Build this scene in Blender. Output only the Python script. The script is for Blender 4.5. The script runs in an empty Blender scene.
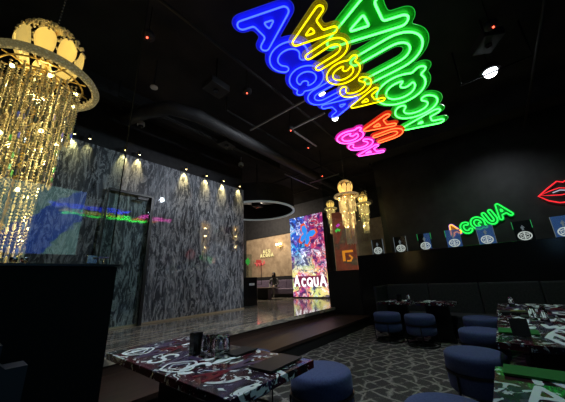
import bpy, bmesh, math, random
import numpy as np
from mathutils import Vector, Matrix, geometry
random.seed(7)
C = bpy.context.scene
COL = C.collection
PI = math.pi
EYE = 1.35

# ---------------------------------------------------------------- camera, world, light
cam_d = bpy.data.cameras.new('camera'); cam = bpy.data.objects.new('camera', cam_d); COL.objects.link(cam)
cam_d.sensor_width = 36.0; cam_d.lens = 256.0 / 565 * 36; cam_d.clip_start = .02; cam_d.clip_end = 100
_X = Vector((218, -68, -256)).normalized()
_Z = Vector((-38, 842, -256)); _Z = (_Z - _X * _Z.dot(_X)).normalized()
_Y = _Z.cross(_X)
cam.matrix_world = Matrix((( _X[0], _X[1], _X[2], 0), (_Y[0], _Y[1], _Y[2], 0), (_Z[0], _Z[1], _Z[2], EYE), (0, 0, 0, 1)))
C.camera = cam
C.view_settings.view_transform = 'Standard'; C.view_settings.look = 'None'
C.view_settings.exposure = 0.0; C.view_settings.gamma = 1.0
C.cycles.use_denoising = True
C.cycles.max_bounces = 10; C.cycles.diffuse_bounces = 3; C.cycles.glossy_bounces = 5; C.cycles.transmission_bounces = 10; C.cycles.transparent_max_bounces = 24
C.cycles.sample_clamp_indirect = 3.0
w = bpy.data.worlds.new('world'); C.world = w; w.use_nodes = True
w.node_tree.nodes['Background'].inputs[0].default_value = (.5, .55, .7, 1)
w.node_tree.nodes['Background'].inputs[1].default_value = 0.0

def area_light(name, loc, size, power, color, target, sy=None):
    d = bpy.data.lights.new(name, 'AREA'); d.energy = power; d.color = color
    d.shape = 'RECTANGLE'; d.size = size; d.size_y = sy or size
    o = bpy.data.objects.new(name, d); COL.objects.link(o); o.location = loc
    o.rotation_euler = (Vector(target) - Vector(loc)).to_track_quat('-Z', 'Y').to_euler(); return o
def spot_light(name, loc, target, power, color, angle, blend=.5, r=.02, parent=None):
    d = bpy.data.lights.new(name, 'SPOT'); d.energy = power; d.color = color; d.spot_size = math.radians(angle)
    d.spot_blend = blend; d.shadow_soft_size = r
    o = bpy.data.objects.new(name, d); COL.objects.link(o); o.location = loc
    o.rotation_euler = (Vector(target) - Vector(loc)).to_track_quat('-Z', 'Y').to_euler(); return o
def point_light(name, loc, power, color, r=.05):
    d = bpy.data.lights.new(name, 'POINT'); d.energy = power; d.color = color; d.shadow_soft_size = r
    o = bpy.data.objects.new(name, d); COL.objects.link(o); o.location = loc; return o

spot_light('house_and_fill_spot', (5.29, 2.41, 5.08), (2.6, 6.9, 1.6), 360, (.86, .92, 1.0), 96, .7, .07)
for _x, _y, _p in ((3.3, -.2, 190), (3.2, 3.0, 50), (5.8, -.2, 130), (5.4, 2.4, 60)):
    spot_light('house_and_fill_spot', (_x, _y, 5.05), (_x, _y, 0), _p, (.86, .92, 1.0), 88, .9, .08)  # added downward fill spots over tables and floor, without fixtures
spot_light('house_and_fill_spot', (1.35, 2.9, 5.05), (1.45, 2.0, .75), 420, (.86, .92, 1.0), 46, .8, .08)  # added fill spot for the foreground table, no fixture
area_light('lounge_fill_light', (10.2, 10.5, 5.6), 1.6, 560, (1.0, .85, .66), (12.6, 11.5, 1.6))  # added unseen fill that brightens the back lounge
spot_light('house_and_fill_spot', (6.02, -0.70, 5.02), (2.8, 6.9, 1.4), 560, (.85, .92, 1.0), 76, .8, .06)

spot_light('house_and_fill_spot', (6.6, -.9, 5.05), (9.5, -.4, 2.2), 110, (.9, .95, 1.0), 80, .9, .07)  # extra fill spot without a fixture, lifts the right wall

# ---------------------------------------------------------------- materials
def mat(name, color=(.5, .5, .5), rough=.5, metal=0., emit=None, strength=0., spec=.5, coat=0.):
    m = bpy.data.materials.new(name); m.use_nodes = True
    b = m.node_tree.nodes['Principled BSDF']
    b.inputs['Base Color'].default_value = (*color, 1); b.inputs['Roughness'].default_value = rough
    b.inputs['Metallic'].default_value = metal; b.inputs['Specular IOR Level'].default_value = spec
    b.inputs['Coat Weight'].default_value = coat; b.inputs['Coat Roughness'].default_value = .03
    if emit is not None:
        b.inputs['Emission Color'].default_value = (*emit, 1); b.inputs['Emission Strength'].default_value = strength
    return m
class N:
    def __init__(s, m): s.nt = m.node_tree; s.b = s.nt.nodes.get('Principled BSDF')
    def new(s, t, **kw):
        n = s.nt.nodes.new(t)
        for k, v in kw.items():
            if k.startswith('i_'):
                n.inputs[k[2:].replace('_', ' ')].default_value = v
            else: setattr(n, k, v)
        return n
    def link(s, a, b): s.nt.links.new(a, b)
    def coords(s, scale=(1, 1, 1), rot=(0, 0, 0), loc=(0, 0, 0)):
        t = s.new('ShaderNodeTexCoord'); mp = s.new('ShaderNodeMapping')
        mp.inputs['Scale'].default_value = scale; mp.inputs['Rotation'].default_value = rot; mp.inputs['Location'].default_value = loc
        s.link(t.outputs['Object'], mp.inputs['Vector']); return mp.outputs['Vector']
    def noise(s, vec, scale, detail=3, rough=.5, dist=0.):
        n = s.new('ShaderNodeTexNoise'); n.inputs['Scale'].default_value = scale; n.inputs['Detail'].default_value = detail
        n.inputs['Roughness'].default_value = rough; n.inputs['Distortion'].default_value = dist
        s.link(vec, n.inputs['Vector']); return n
    def ramp(s, fac, stops, interp='LINEAR'):
        r = s.new('ShaderNodeValToRGB'); r.color_ramp.interpolation = interp
        e = r.color_ramp.elements
        while len(e) < len(stops): e.new(.5)
        for k, (p, c) in enumerate(stops):
            e[k].position = p; e[k].color = (*c, 1) if len(c) == 3 else c
        s.link(fac, r.inputs['Fac']); return r.outputs['Color']
    def mix(s, fac, a, b, blend='MIX'):
        m = s.new('ShaderNodeMix', data_type='RGBA', blend_type=blend)
        for sock, v in ((m.inputs[0], fac), (m.inputs[6], a), (m.inputs[7], b)):
            if hasattr(v, 'links'): s.link(v, sock)
            else: sock.default_value = v if not isinstance(v, tuple) else (*v, 1)[:4]
        return m.outputs[2]
    def bump(s, h, strength=.3, dist=.02):
        b = s.new('ShaderNodeBump'); b.inputs['Strength'].default_value = strength; b.inputs['Distance'].default_value = dist
        s.link(h, b.inputs['Height']); s.link(b.outputs['Normal'], s.b.inputs['Normal'])

def m_speckle(name, c1, c2, scale, rough, **kw):
    m = mat(name, c1, rough, **kw); n = N(m); v = n.coords()
    n.link(n.ramp(n.noise(v, scale, 4).outputs['Fac'], [(.35, c1), (.7, c2)]), n.b.inputs['Base Color']); return m

# black marble with pale feathery upright veins
m_marble = mat('veined_marble', rough=.55, spec=.2, coat=1.0); n = N(m_marble)
n.b.inputs['Coat IOR'].default_value = 1.9; n.b.inputs['Coat Roughness'].default_value = .025
v = n.coords(scale=(1, 1, .24), rot=(0, .22, 0)); wv = n.noise(v, 1.6, 3, .55)
va = n.new('ShaderNodeVectorMath', operation='MULTIPLY_ADD'); va.inputs[1].default_value = (.55, .0, .55)
n.link(wv.outputs['Color'], va.inputs[0]); n.link(v, va.inputs[2])
f1 = n.noise(va.outputs[0], 11, 6, .68, .7); f2 = n.noise(va.outputs[0], 1.7, 3, .5, .4); f3 = n.noise(va.outputs[0], 19, 5, .7, .6)
c = n.ramp(f2.outputs['Fac'], [(.36, (.030, .033, .044)), (.52, (.055, .062, .078)), (.66, (.12, .13, .15))])
c = n.mix(n.ramp(f1.outputs['Fac'], [(.50, (0, 0, 0)), (.56, (.55, .55, .55)), (.60, (.15, .15, .15)), (.68, (.9, .9, .9))]), c, (.50, .52, .56))
c = n.mix(n.ramp(f3.outputs['Fac'], [(.53, (0, 0, 0)), (.60, (.6, .6, .6)), (.70, (.3, .3, .3))]), c, (.42, .45, .50))
c = n.mix(n.ramp(f1.outputs['Fac'], [(.30, (.9, .9, .9)), (.44, (0, 0, 0))]), c, (.010, .011, .016)); n.link(c, n.b.inputs['Base Color'])

m_black = m_speckle('black_paint', (.010, .010, .012), (.018, .018, .020), 6, .75, spec=.25)
m_ceil = m_speckle('black_ceiling', (.020, .020, .022), (.034, .034, .036), 1.5, .9, spec=.1)
m_duct = m_speckle('black_duct', (.014, .014, .015), (.024, .024, .026), 4, .6, spec=.3)
m_rail = mat('grey_rail', (.30, .31, .32), .35, .6)
m_gloss = mat('gloss_black', (.008, .008, .009), .18, spec=.4)
m_satin = mat('satin_black', (.010, .010, .011), .4, spec=.35)
m_wallr = m_speckle('charcoal_wall', (.016, .017, .019), (.03, .032, .034), 3, .5, spec=.3)
m_ledge = mat('ledge_black', (.006, .006, .007), .16, spec=.4)
m_brown = mat('walnut_step', rough=.45, spec=.4); n = N(m_brown)
v = n.coords(scale=(.5, 6, 6)); n.link(n.ramp(n.noise(v, 3, 5, .6, .4).outputs['Fac'], [(.3, (.016, .008, .006)), (.7, (.040, .021, .014))]), n.b.inputs['Base Color'])
m_stage = mat('polished_stage_floor', rough=.09, spec=.38); n = N(m_stage)
v = n.coords(scale=(.35, 5, 1))
f = n.noise(v, 2.4, 5, .6, .5); f2 = n.noise(v, .9, 2, .5)
c = n.ramp(f.outputs['Fac'], [(.38, (.08, .076, .070)), (.5, (.16, .148, .13)), (.55, (.46, .40, .31)), (.59, (.18, .165, .14)), (.68, (.26, .24, .21))])
n.link(c, n.b.inputs['Base Color'])
m_beige = mat('beige_panel', rough=.8); n = N(m_beige)
v = n.coords(); n.link(n.ramp(n.noise(v, 2.2, 5, .65).outputs['Fac'], [(.3, (.16, .11, .07)), (.7, (.34, .26, .17))]), n.b.inputs['Base Color'])

m_carpet = mat('carpet', rough=.95, spec=.1); n = N(m_carpet)
v = n.coords(); dn = n.noise(v, 2.6, 3, .6)
va = n.new('ShaderNodeVectorMath', operation='MULTIPLY_ADD'); va.inputs[1].default_value = (.35, .35, 0)
n.link(dn.outputs['Color'], va.inputs[0]); n.link(v, va.inputs[2])
def lines(scale, rot, dist, wd, seed):
    mp = n.new('ShaderNodeMapping'); mp.inputs['Rotation'].default_value = (0, 0, rot); mp.inputs['Location'].default_value = (seed, seed * .7, 0)
    n.link(v, mp.inputs['Vector'])
    t = n.new('ShaderNodeTexWave', wave_type='BANDS', bands_direction='X', wave_profile='TRI'); t.inputs['Scale'].default_value = scale
    t.inputs['Distortion'].default_value = dist; t.inputs['Detail'].default_value = 2; t.inputs['Detail Scale'].default_value = 1.6; t.inputs['Detail Roughness'].default_value = .7
    n.link(mp.outputs[0], t.inputs['Vector'])
    a = n.ramp(t.outputs['Fac'], [(0, (1, 1, 1)), (wd, (.6, .6, .6)), (wd * 2, (0, 0, 0))])
    g = n.noise(mp.outputs[0], 4.2, 3, .6); gm = n.ramp(g.outputs['Fac'], [(.42, (.06, .06, .06)), (.50, (1, 1, 1))])
    return n.mix(1.0, a, gm, 'MULTIPLY')
l1 = lines(1.6, .35, 2.4, .13, 0); l2 = lines(1.5, -1.05, 2.6, .13, 3); l3 = lines(1.1, 1.25, 4.0, .09, 7)
mx = n.new('ShaderNodeMix', data_type='RGBA', blend_type='LIGHTEN'); mx.inputs[0].default_value = 1
n.link(n.mix(1.0, l1, l2, 'LIGHTEN'), mx.inputs[6]); n.link(l3, mx.inputs[7])
pile = n.noise(v, 90, 2, .8)
pc = n.ramp(pile.outputs['Fac'], [(.35, (.018, .018, .018)), (.65, (.075, .074, .070))])
lc = n.ramp(pile.outputs['Fac'], [(.35, (.12, .118, .105)), (.65, (.34, .33, .30))])
n.link(n.mix(mx.outputs[2], pc, lc), n.b.inputs['Base Color']); n.bump(pile.outputs['Fac'], .6, .01)

m_blue = mat('blue_velvet', (.055, .085, .26), .85, spec=.2); n = N(m_blue)
v = n.coords(); ns = n.noise(v, 60, 3, .7); n.link(n.ramp(ns.outputs['Fac'], [(.3, (.026, .040, .105)), (.7, (.050, .072, .165))]), n.b.inputs['Base Color'])
n.b.inputs['Sheen Weight'].default_value = .15; n.b.inputs['Sheen Tint'].default_value = (.5, .6, 1, 1); n.bump(ns.outputs['Fac'], .2, .004)
m_navy = mat('navy_leather', (.020, .022, .034), .55, spec=.4)
m_bench = m_speckle('dark_grey_upholstery', (.020, .022, .024), (.034, .036, .040), 30, .8, spec=.2)
m_purple = m_speckle('mauve_upholstery', (.10, .075, .12), (.16, .12, .18), 20, .8)
m_metal = mat('black_metal', (.012, .012, .013), .35, .6)
m_white = mat('white_plastic', (.5, .5, .48), .4)
m_greyp = mat('grey_plastic', (.16, .16, .17), .4)
m_steel = mat('steel', (.55, .56, .58), .25, 1.0)
m_gold = mat('gilt', (.75, .52, .20), .3, .9)
m_silver = mat('crystal_band_painted_glow', (.85, .75, .55), .35, .25, emit=(1, .70, .30), strength=.17); n = N(m_silver)  # weak emission paints the light that falls on the ring
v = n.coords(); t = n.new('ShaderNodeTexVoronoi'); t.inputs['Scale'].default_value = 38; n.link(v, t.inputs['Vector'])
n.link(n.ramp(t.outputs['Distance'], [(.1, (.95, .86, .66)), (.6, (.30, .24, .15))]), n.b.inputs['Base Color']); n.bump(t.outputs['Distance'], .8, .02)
m_crystal = mat('crystal', (.95, .86, .66), .12, .35)
m_shade = mat('frosted_petal_shade', (.9, .75, .4), .5, emit=(1, .62, .17), strength=.75)
m_bulb = mat('warm_bulb', (1, .9, .6), .5, emit=(1, .74, .28), strength=14)
m_cool = mat('cool_lamp', (1, 1, 1), .5, emit=(.85, .93, 1), strength=9)
m_red = mat('red_indicator', (.8, .05, .03), .5, emit=(1, .08, .04), strength=6)
m_hoop = mat('pale_hoop_light', (.4, .42, .42), .5, emit=(.55, .66, .68), strength=.17)
m_slate = mat('menu_black', (.014, .014, .015), .45, spec=.3)
m_green = mat('menu_green', (.006, .12, .016), .5, spec=.3)
m_olive = mat('menu_olive', (.16, .16, .05), .55)
m_foil = mat('pale_foil', (.55, .57, .6), .3)

def glass_mat(name, tint=(1, 1, 1), thru=.92, rough=.01, refl=1.0, ior=1.5):
    m = bpy.data.materials.new(name); m.use_nodes = True; nt = m.node_tree; nt.nodes.clear()
    o = nt.nodes.new('ShaderNodeOutputMaterial'); mx = nt.nodes.new('ShaderNodeMixShader'); fr = nt.nodes.new('ShaderNodeFresnel')
    tr = nt.nodes.new('ShaderNodeBsdfTransparent'); gl = nt.nodes.new('ShaderNodeBsdfGlossy')
    ge = nt.nodes.new('ShaderNodeNewGeometry'); mr_ = nt.nodes.new('ShaderNodeMapRange')
    mr_.inputs['To Min'].default_value = ior; mr_.inputs['To Max'].default_value = 1 / ior
    nt.links.new(ge.outputs['Backfacing'], mr_.inputs['Value']); nt.links.new(mr_.outputs[0], fr.inputs['IOR'])
    tr.inputs['Color'].default_value = (tint[0] * thru, tint[1] * thru, tint[2] * thru, 1); gl.inputs['Roughness'].default_value = rough
    gl.inputs['Color'].default_value = (refl, refl, refl, 1)
    nt.links.new(fr.outputs[0], mx.inputs[0]); nt.links.new(tr.outputs[0], mx.inputs[1]); nt.links.new(gl.outputs[0], mx.inputs[2])
    nt.links.new(mx.outputs[0], o.inputs[0]); return m
m_glass = glass_mat('clear_glass', (.90, .97, .96), .90)
m_tumbler = mat('tumbler_glass', (1, 1, 1), .02); N(m_tumbler).b.inputs['Transmission Weight'].default_value = 1.0; N(m_tumbler).b.inputs['IOR'].default_value = 1.45
def emit_mat(name, col, s):
    return mat(name, (.02, .02, .02), .5, emit=col, strength=s)
def plate_mat(name, col, a, e):
    # tinted acrylic; its glow is painted in as emission
    m = mat(name, col, .35, emit=col, strength=e); m.node_tree.nodes['Principled BSDF'].inputs['Alpha'].default_value = a; return m

# ---------------------------------------------------------------- mesh helpers
def mesh_obj(name, bm, m, parent=None, loc=None, smooth=False):
    me = bpy.data.meshes.new(name)
    bmesh.ops.recalc_face_normals(bm, faces=bm.faces[:])
    bm.to_mesh(me); bm.free()
    if smooth:
        for p in me.polygons: p.use_smooth = True
    o = bpy.data.objects.new(name, me); COL.objects.link(o)
    if m is not None: me.materials.append(m)
    if loc is not None: o.location = loc
    if parent is not None: o.parent = parent
    return o
def tag(o, label, cat, group=None):
    o['label'] = label; o['category'] = cat
    if group: o['group'] = group
    return o
def thing(name, label, cat, loc=(0, 0, 0), rz=0, group=None):
    o = bpy.data.objects.new(name, None); COL.objects.link(o); o.location = loc; o.rotation_euler = (0, 0, rz)
    o.empty_display_size = .1
    return tag(o, label, cat, group)
def struct(name, bm, m, parent=None):
    o = mesh_obj(name, bm, m, parent)
    if parent is None: o['kind'] = 'structure'
    return o
def dup(root, loc, rz, label, scale=1.0, group=None):
    r = root.copy(); COL.objects.link(r); r.location = loc; r.rotation_euler = (0, 0, rz); r['label'] = label
    r.scale = (scale,) * 3
    if group: r['group'] = group
    def rec(src, dst):
        for ch in list(src.children):
            c = ch.copy(); COL.objects.link(c); c.parent = dst; rec(ch, c)
    rec(root, r); return r
def B(): return bmesh.new()
def box(bm, x0, x1, y0, y1, z0, z1, bev=0.):
    vs = [bm.verts.new(p) for p in ((x0, y0, z0), (x1, y0, z0), (x1, y1, z0), (x0, y1, z0), (x0, y0, z1), (x1, y0, z1), (x1, y1, z1), (x0, y1, z1))]
    fs = [bm.faces.new([vs[i] for i in q]) for q in ((0, 3, 2, 1), (4, 5, 6, 7), (0, 1, 5, 4), (1, 2, 6, 5), (2, 3, 7, 6), (3, 0, 4, 7))]
    if bev > 0:
        es = set(e for f in fs for e in f.edges)
        bmesh.ops.bevel(bm, geom=list(es), offset=bev, segments=2, affect='EDGES', profile=.6)
    return bm
def lathe(bm, prof, seg=24, c=(0, 0, 0)):
    rings = []
    for r, z in prof:
        if r < 1e-5: rings.append([bm.verts.new((c[0], c[1], c[2] + z))])
        else: rings.append([bm.verts.new((c[0] + r * math.cos(2 * PI * k / seg), c[1] + r * math.sin(2 * PI * k / seg), c[2] + z)) for k in range(seg)])
    for a, b in zip(rings[:-1], rings[1:]):
        for k in range(seg):
            q = (k + 1) % seg
            if len(a) == 1 and len(b) == 1: continue
            if len(a) == 1: bm.faces.new((a[0], b[q], b[k]))
            elif len(b) == 1: bm.faces.new((a[k], a[q], b[0]))
            else: bm.faces.new((a[k], a[q], b[q], b[k]))
    return bm
def pane(x0, x1, y0, y1, z0, z1):
    # thin sheet of glass without its end faces
    bm = box(bmesh.new(), x0, x1, y0, y1, z0, z1); bm.normal_update()
    ax = 0 if (x1 - x0) < (y1 - y0) else 1
    bmesh.ops.delete(bm, geom=[f for f in bm.faces if abs(f.normal[ax]) < .5], context='FACES_ONLY'); return bm
def tube(bm, pts, r, seg=6, closed=False):
    pts = [Vector(p) for p in pts]; nP = len(pts); rings = []
    prev = None
    for i, p in enumerate(pts):
        if closed: t = pts[(i + 1) % nP] - pts[i - 1]
        else: t = pts[min(i + 1, nP - 1)] - pts[max(i - 1, 0)]
        t.normalize()
        if prev is None:
            a = Vector((0, 0, 1)) if abs(t.z) < .9 else Vector((1, 0, 0))
            u = t.cross(a).normalized()
        else:
            u = (prev - t * prev.dot(t)).normalized()
        prev = u; vv = t.cross(u)
        rings.append([bm.verts.new(p + (u * math.cos(2 * PI * k / seg) + vv * math.sin(2 * PI * k / seg)) * r) for k in range(seg)])
    for i in range(nP if closed else nP - 1):
        a = rings[i]; b = rings[(i + 1) % nP]
        for k in range(seg):
            q = (k + 1) % seg; bm.faces.new((a[k], a[q], b[q], b[k]))
    if not closed:
        bm.faces.new(rings[0]); bm.faces.new(list(reversed(rings[-1])))
    return bm
def circle(c, r, nn=32, plane='xy'):
    out = []
    for k in range(nn):
        a = 2 * PI * k / nn; x, y = r * math.cos(a), r * math.sin(a)
        out.append((c[0] + x, c[1] + y, c[2]) if plane == 'xy' else (c[0], c[1] + x, c[2] + y))
    return out
def ball(bm, c, r, u=8, v_=6):
    prof = [(r * math.sin(PI * k / v_), -r * math.cos(PI * k / v_)) for k in range(v_ + 1)]
    prof[0] = (0, -r); prof[-1] = (0, r); return lathe(bm, prof, u, c)

# lettering: letters are round strokes; their outline is found on a small grid
def arc(cx, cy, rx, ry, a0, a1, nn=18):
    return [(cx + rx * math.cos(math.radians(a0 + (a1 - a0) * k / nn)), cy + ry * math.sin(math.radians(a0 + (a1 - a0) * k / nn))) for k in range(nn + 1)]
GLYPH = {
 'A': [[(-.40, -.5), (0, .5), (.40, -.5)], [(-.27, -.18), (.27, -.18)]],
 'C': [arc(.04, 0, .38, .48, 48, 312)],
 'Q': [arc(0, .02, .40, .47, 0, 360, 28), [(.12, -.14), (.36, -.54)]],
 'U': [[(-.32, .5), (-.32, -.14)] + arc(0, -.14, .32, .36, 180, 360, 12) + [(.32, .5)]],
 'W': [[(-.45, .5), (-.2, -.5), (0, .2), (.2, -.5), (.45, .5)]], 'N': [[(-.3, -.5), (-.3, .5), (.3, -.5), (.3, .5)]],
 'I': [[(0, -.5), (0, .5)]], 'V': [[(-.34, .5), (0, -.5), (.34, .5)]], 'O': [arc(0, 0, .38, .47, 0, 360, 24)],
 'S': [arc(0, .25, .28, .25, 20, 270, 10) + arc(0, -.25, .28, .25, 90, -160, 10)],
 'E': [[(.28, .5), (-.28, .5), (-.28, -.5), (.28, -.5)], [(-.28, 0), (.2, 0)]],
}
def strokes(ch, cx, cy, sx, sy, rot=0.):
    cr, sr = math.cos(rot), math.sin(rot); out = []
    for s in GLYPH[ch]:
        out.append([(cx + x * sx * cr - y * sy * sr, cy + x * sx * sr + y * sy * cr) for x, y in s])
    return out
def contour(strk, rad, step=None):
    """closed loops at distance rad from the strokes, largest first"""
    step = step or rad / 3.2
    P = np.array([p for s in strk for p in s]); lo = P.min(0) - rad * 1.6; hi = P.max(0) + rad * 1.6
    nx, ny = int((hi[0] - lo[0]) / step) + 2, int((hi[1] - lo[1]) / step) + 2
    gx, gy = np.meshgrid(lo[0] + np.arange(nx) * step, lo[1] + np.arange(ny) * step, indexing='ij')
    D = np.full(gx.shape, 1e9)
    for s in strk:
        for (ax, ay), (bx, by) in zip(s[:-1], s[1:]):
            dx, dy = bx - ax, by - ay; L = dx * dx + dy * dy + 1e-12
            t = np.clip(((gx - ax) * dx + (gy - ay) * dy) / L, 0, 1)
            D = np.minimum(D, np.hypot(gx - ax - t * dx, gy - ay - t * dy))
    F = D - rad; seg = {}
    def cut(i0, j0, i1, j1):
        a, b = F[i0, j0], F[i1, j1]; t = a / (a - b)
        return (lo[0] + step * (i0 + (i1 - i0) * t), lo[1] + step * (j0 + (j1 - j0) * t))
    pts = {}; adj = {}
    sg = F < 0
    for i, j in np.argwhere((sg[:-1, :-1] != sg[1:, :-1]) | (sg[:-1, :-1] != sg[:-1, 1:]) | (sg[1:, 1:] != sg[1:, :-1]) | (sg[1:, 1:] != sg[:-1, 1:])):
        i, j = int(i), int(j)
        es = []
        for key, a, b in ((('h', i, j), (i, j), (i + 1, j)), (('v', i + 1, j), (i + 1, j), (i + 1, j + 1)), (('h', i, j + 1), (i, j + 1), (i + 1, j + 1)), (('v', i, j), (i, j), (i, j + 1))):
            if sg[a] != sg[b]:
                if key not in pts: pts[key] = cut(*a, *b)
                es.append(key)
        if len(es) == 4 and sg[i, j]: es = [es[0], es[1], es[2], es[3]]
        elif len(es) == 4: es = [es[3], es[0], es[1], es[2]]
        for k in range(0, len(es), 2):
            adj.setdefault(es[k], []).append(es[k + 1]); adj.setdefault(es[k + 1], []).append(es[k])
    loops = []; seen = set()
    for k0 in adj:
        if k0 in seen: continue
        loop = [k0]; seen.add(k0); cur = k0
        while True:
            nxt = [q for q in adj[cur] if q not in seen]
            if not nxt: break
            cur = nxt[0]; seen.add(cur); loop.append(cur)
        L = np.array([pts[q] for q in loop])
        if len(L) > 8:
            L = (np.roll(L, 1, 0) + 2 * L + np.roll(L, -1, 0)) / 4
            L = (np.roll(L, 1, 0) + 2 * L + np.roll(L, -1, 0)) / 4
            d = np.hypot(*(L - np.roll(L, 1, 0)).T); L = L[d > step * .25]
            loops.append([tuple(map(float, p)) for p in L])
    def ar(l): return abs(sum(a[0] * b[1] - b[0] * a[1] for a, b in zip(l, l[1:] + l[:1]))) / 2
    return sorted(loops, key=ar, reverse=True)
def fill(bm, loops, fn, z0, z1):
    """flat plate with holes; fn maps (u, v, height) to a point"""
    polys = [[Vector((x, y, 0)) for x, y in l] for l in loops]; flat = [p for l in polys for p in l]
    tri = geometry.tessellate_polygon(polys)
    lo = [bm.verts.new(fn(p.x, p.y, z0)) for p in flat]; hi = [bm.verts.new(fn(p.x, p.y, z1)) for p in flat]
    for t in tri:
        try: bm.faces.new([hi[i] for i in t]); bm.faces.new([lo[i] for i in reversed(t)])
        except ValueError: pass
    b = 0
    for l in loops:
        for i in range(len(l)):
            j = (i + 1) % len(l)
            try: bm.faces.new((lo[b + i], lo[b + j], hi[b + j], hi[b + i]))
            except ValueError: pass
        b += len(l)
def neon_sign(name, label, loc, right, up, letters, sy, r, rt, tubes, plates, group=None, off=.035, wires=True, pr=1.75, two_plates=None):
    """letters: (char, u, v, width, height, tube material index); faces normal = right x up"""
    right = Vector(right); up = Vector(up); nrm = right.cross(up)
    t = thing(name, label, 'neon sign', loc, 0, group)
    fn = lambda u, v, h: right * u + up * v + nrm * h
    groups = {}
    for ch, u, v_, sx, sy_, mi in letters:
        st = strokes(ch, u, v_, sx, sy_)
        groups.setdefault(mi, []).extend(st)
        bm = B()
        for lp in contour(st, r): 
            if len(lp) > 6: tube(bm, [fn(x, y, off) for x, y in lp], rt, 6, True)
        mesh_obj('letter_tube', bm, tubes[mi], t, smooth=True)
    for mi, st in groups.items():
        bm = B(); lp = contour(st, r * pr, r / 2.6)
        fill(bm, lp[:1], fn, -.005 - .012 * mi, .005 - .012 * mi)
        mesh_obj('backing_plate', bm, plates[mi], t)
        bm = B(); tube(bm, [fn(x, y, .004 - .012 * mi) for x, y in lp[0]], rt * .35, 4, True)
        mesh_obj('plate_edge', bm, tubes[len(tubes) // 2 + mi], t)
    return t, fn

# ---------------------------------------------------------------- the room
H = 5.9
struct('floor', box(B(), -4, 13, -4, 14, -.1, 0), m_carpet)
struct('ceiling', box(B(), -4, 13, -4, 14, H, H + .1), m_ceil)
struct('wall_left', box(B(), -4, 6.26, 6.9, 7.12, .45, 4.64), m_marble)
struct('wall_bulkhead', box(B(), -4, 6.26, 6.98, 7.12, 4.64, H), m_black)
struct('stage_floor', box(B(), -4, 13, 4.2, 14, .37, .45), m_stage)
struct('stage_riser', box(B(), -4, 13, 4.23, 13.9, 0, .37), m_brown)
bm = B(); box(bm, -4, 7.6, 3.12, 4.23, .20, .25); struct('stage_step', bm, m_brown)
struct('stage_step_base', box(B(), -4, 7.6, 3.16, 4.23, 0, .20), m_satin)
struct('baseboard_left', box(B(), -4, 6.26, 6.87, 6.899, .451, .49), mat('tan_baseboard', (.30, .24, .16), .5))
struct('wall_right', box(B(), 9.5, 9.65, -4, 3.0, 0, H), m_wallr)
struct('wall_far', box(B(), 13, 13.1, 3.0, 14, .45, 4.15), m_beige)
struct('wall_far_upper', box(B(), 12.96, 13.1, 3.0, 14, 4.15, H), m_black)
struct('wall_back', box(B(), -4, 13, 14, 14.1, 0, H), m_black)
struct('wall_rear', box(B(), -4, 9.5, -4.1, -4, 0, H), m_black)
struct('wall_near', box(B(), -4.1, -4, -4, 14, 0, H), m_black)
# beams and soffits hanging below the ceiling on the right
struct('trim_1', box(B(), 8.2, 8.75, -4, 3.0, 5.25, H), m_ceil)
struct('trim_2', box(B(), 6.1, 9.5, 1.2, 1.7, 5.45, H), m_ceil)
struct('trim_3', box(B(), -4, 7.4, 6.0, 6.25, 5.55, H), m_ceil)

# low wall with ledge along the right side, and the shorter end wall beside the stage
struct('wall_ledge', box(B(), 7.6, 7.95, -3.9, 3.28, 0, 1.92, .008), m_ledge)
struct('wall_ledge_end', box(B(), 7.6, 7.75, 3.3, 4.34, 0, 1.52, .006), m_satin)

# ---------------------------------------------------------------- glass partition on the stage
d = thing('door_1', 'x', 'x'); del d['label']; del d['category']; d['kind'] = 'structure'; d.location = (2.38, 6.80, .451)
bm = B(); box(bm, -.515, -.49, -.02, .02, 0, 3.17); box(bm, .49, .56, -.04, .04, 0, 3.17); box(bm, -.49, .49, -.035, .035, 3.11, 3.17)
mesh_obj('door_frame', bm, m_satin, d)
mesh_obj('door_leaf', pane(-.48, .48, -.012, .0, .03, 3.08), glass_mat('door_glass', (.93, 1, .99), .99), d)
bm = B(); box(bm, .12, .38, -.09, -.02, 2.99, 3.05, .01); box(bm, .16, .40, -.07, -.055, 3.055, 3.07); mesh_obj('door_closer', bm, m_metal, d)
bm = B(); tube(bm, [(-.40, -.06, .9), (-.40, -.06, 1.5)], .014, 8); mesh_obj('door_handle', bm, m_steel, d)

# booth divider at left with its glass screen
struct('wall_booth', box(B(), -3.2, .73, 2.17, 2.27, 0, 1.485, .004), mat('matt_black_panel', (.008, .008, .009), .7, spec=.08))
struct('trim_4', box(B(), -3.2, .745, 2.155, 2.285, 1.487, 1.505, .003), m_satin)
for k, (x0, x1) in enumerate(((-3.0, .685),)):
    tag(mesh_obj('glass_screen', pane(x0, x1, 2.21, 2.222, 1.507, 4.6), m_glass),
        'wide tall clear glass screen standing on the black booth divider', 'glass screen')
bm = B(); box(bm, .686, .690, 2.208, 2.224, 1.507, 4.6); struct('trim_5', bm, mat('glass_edge', (.006, .010, .010), .8, spec=.1))
hg = thing('glass_clamp', 'small steel clamp holding the edge of the glass on the booth divider', 'clamp', (.572, 2.2, 1.507))
mesh_obj('clamp_plate', box(B(), -.03, .03, -.02, -.002, 0, .06, .004), m_steel, hg)
bm = B(); tube(bm, [(.0, -.03, .04), (.10, -.03, .045)], .006, 6); mesh_obj('clamp_lever', bm, m_steel, hg)

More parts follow.
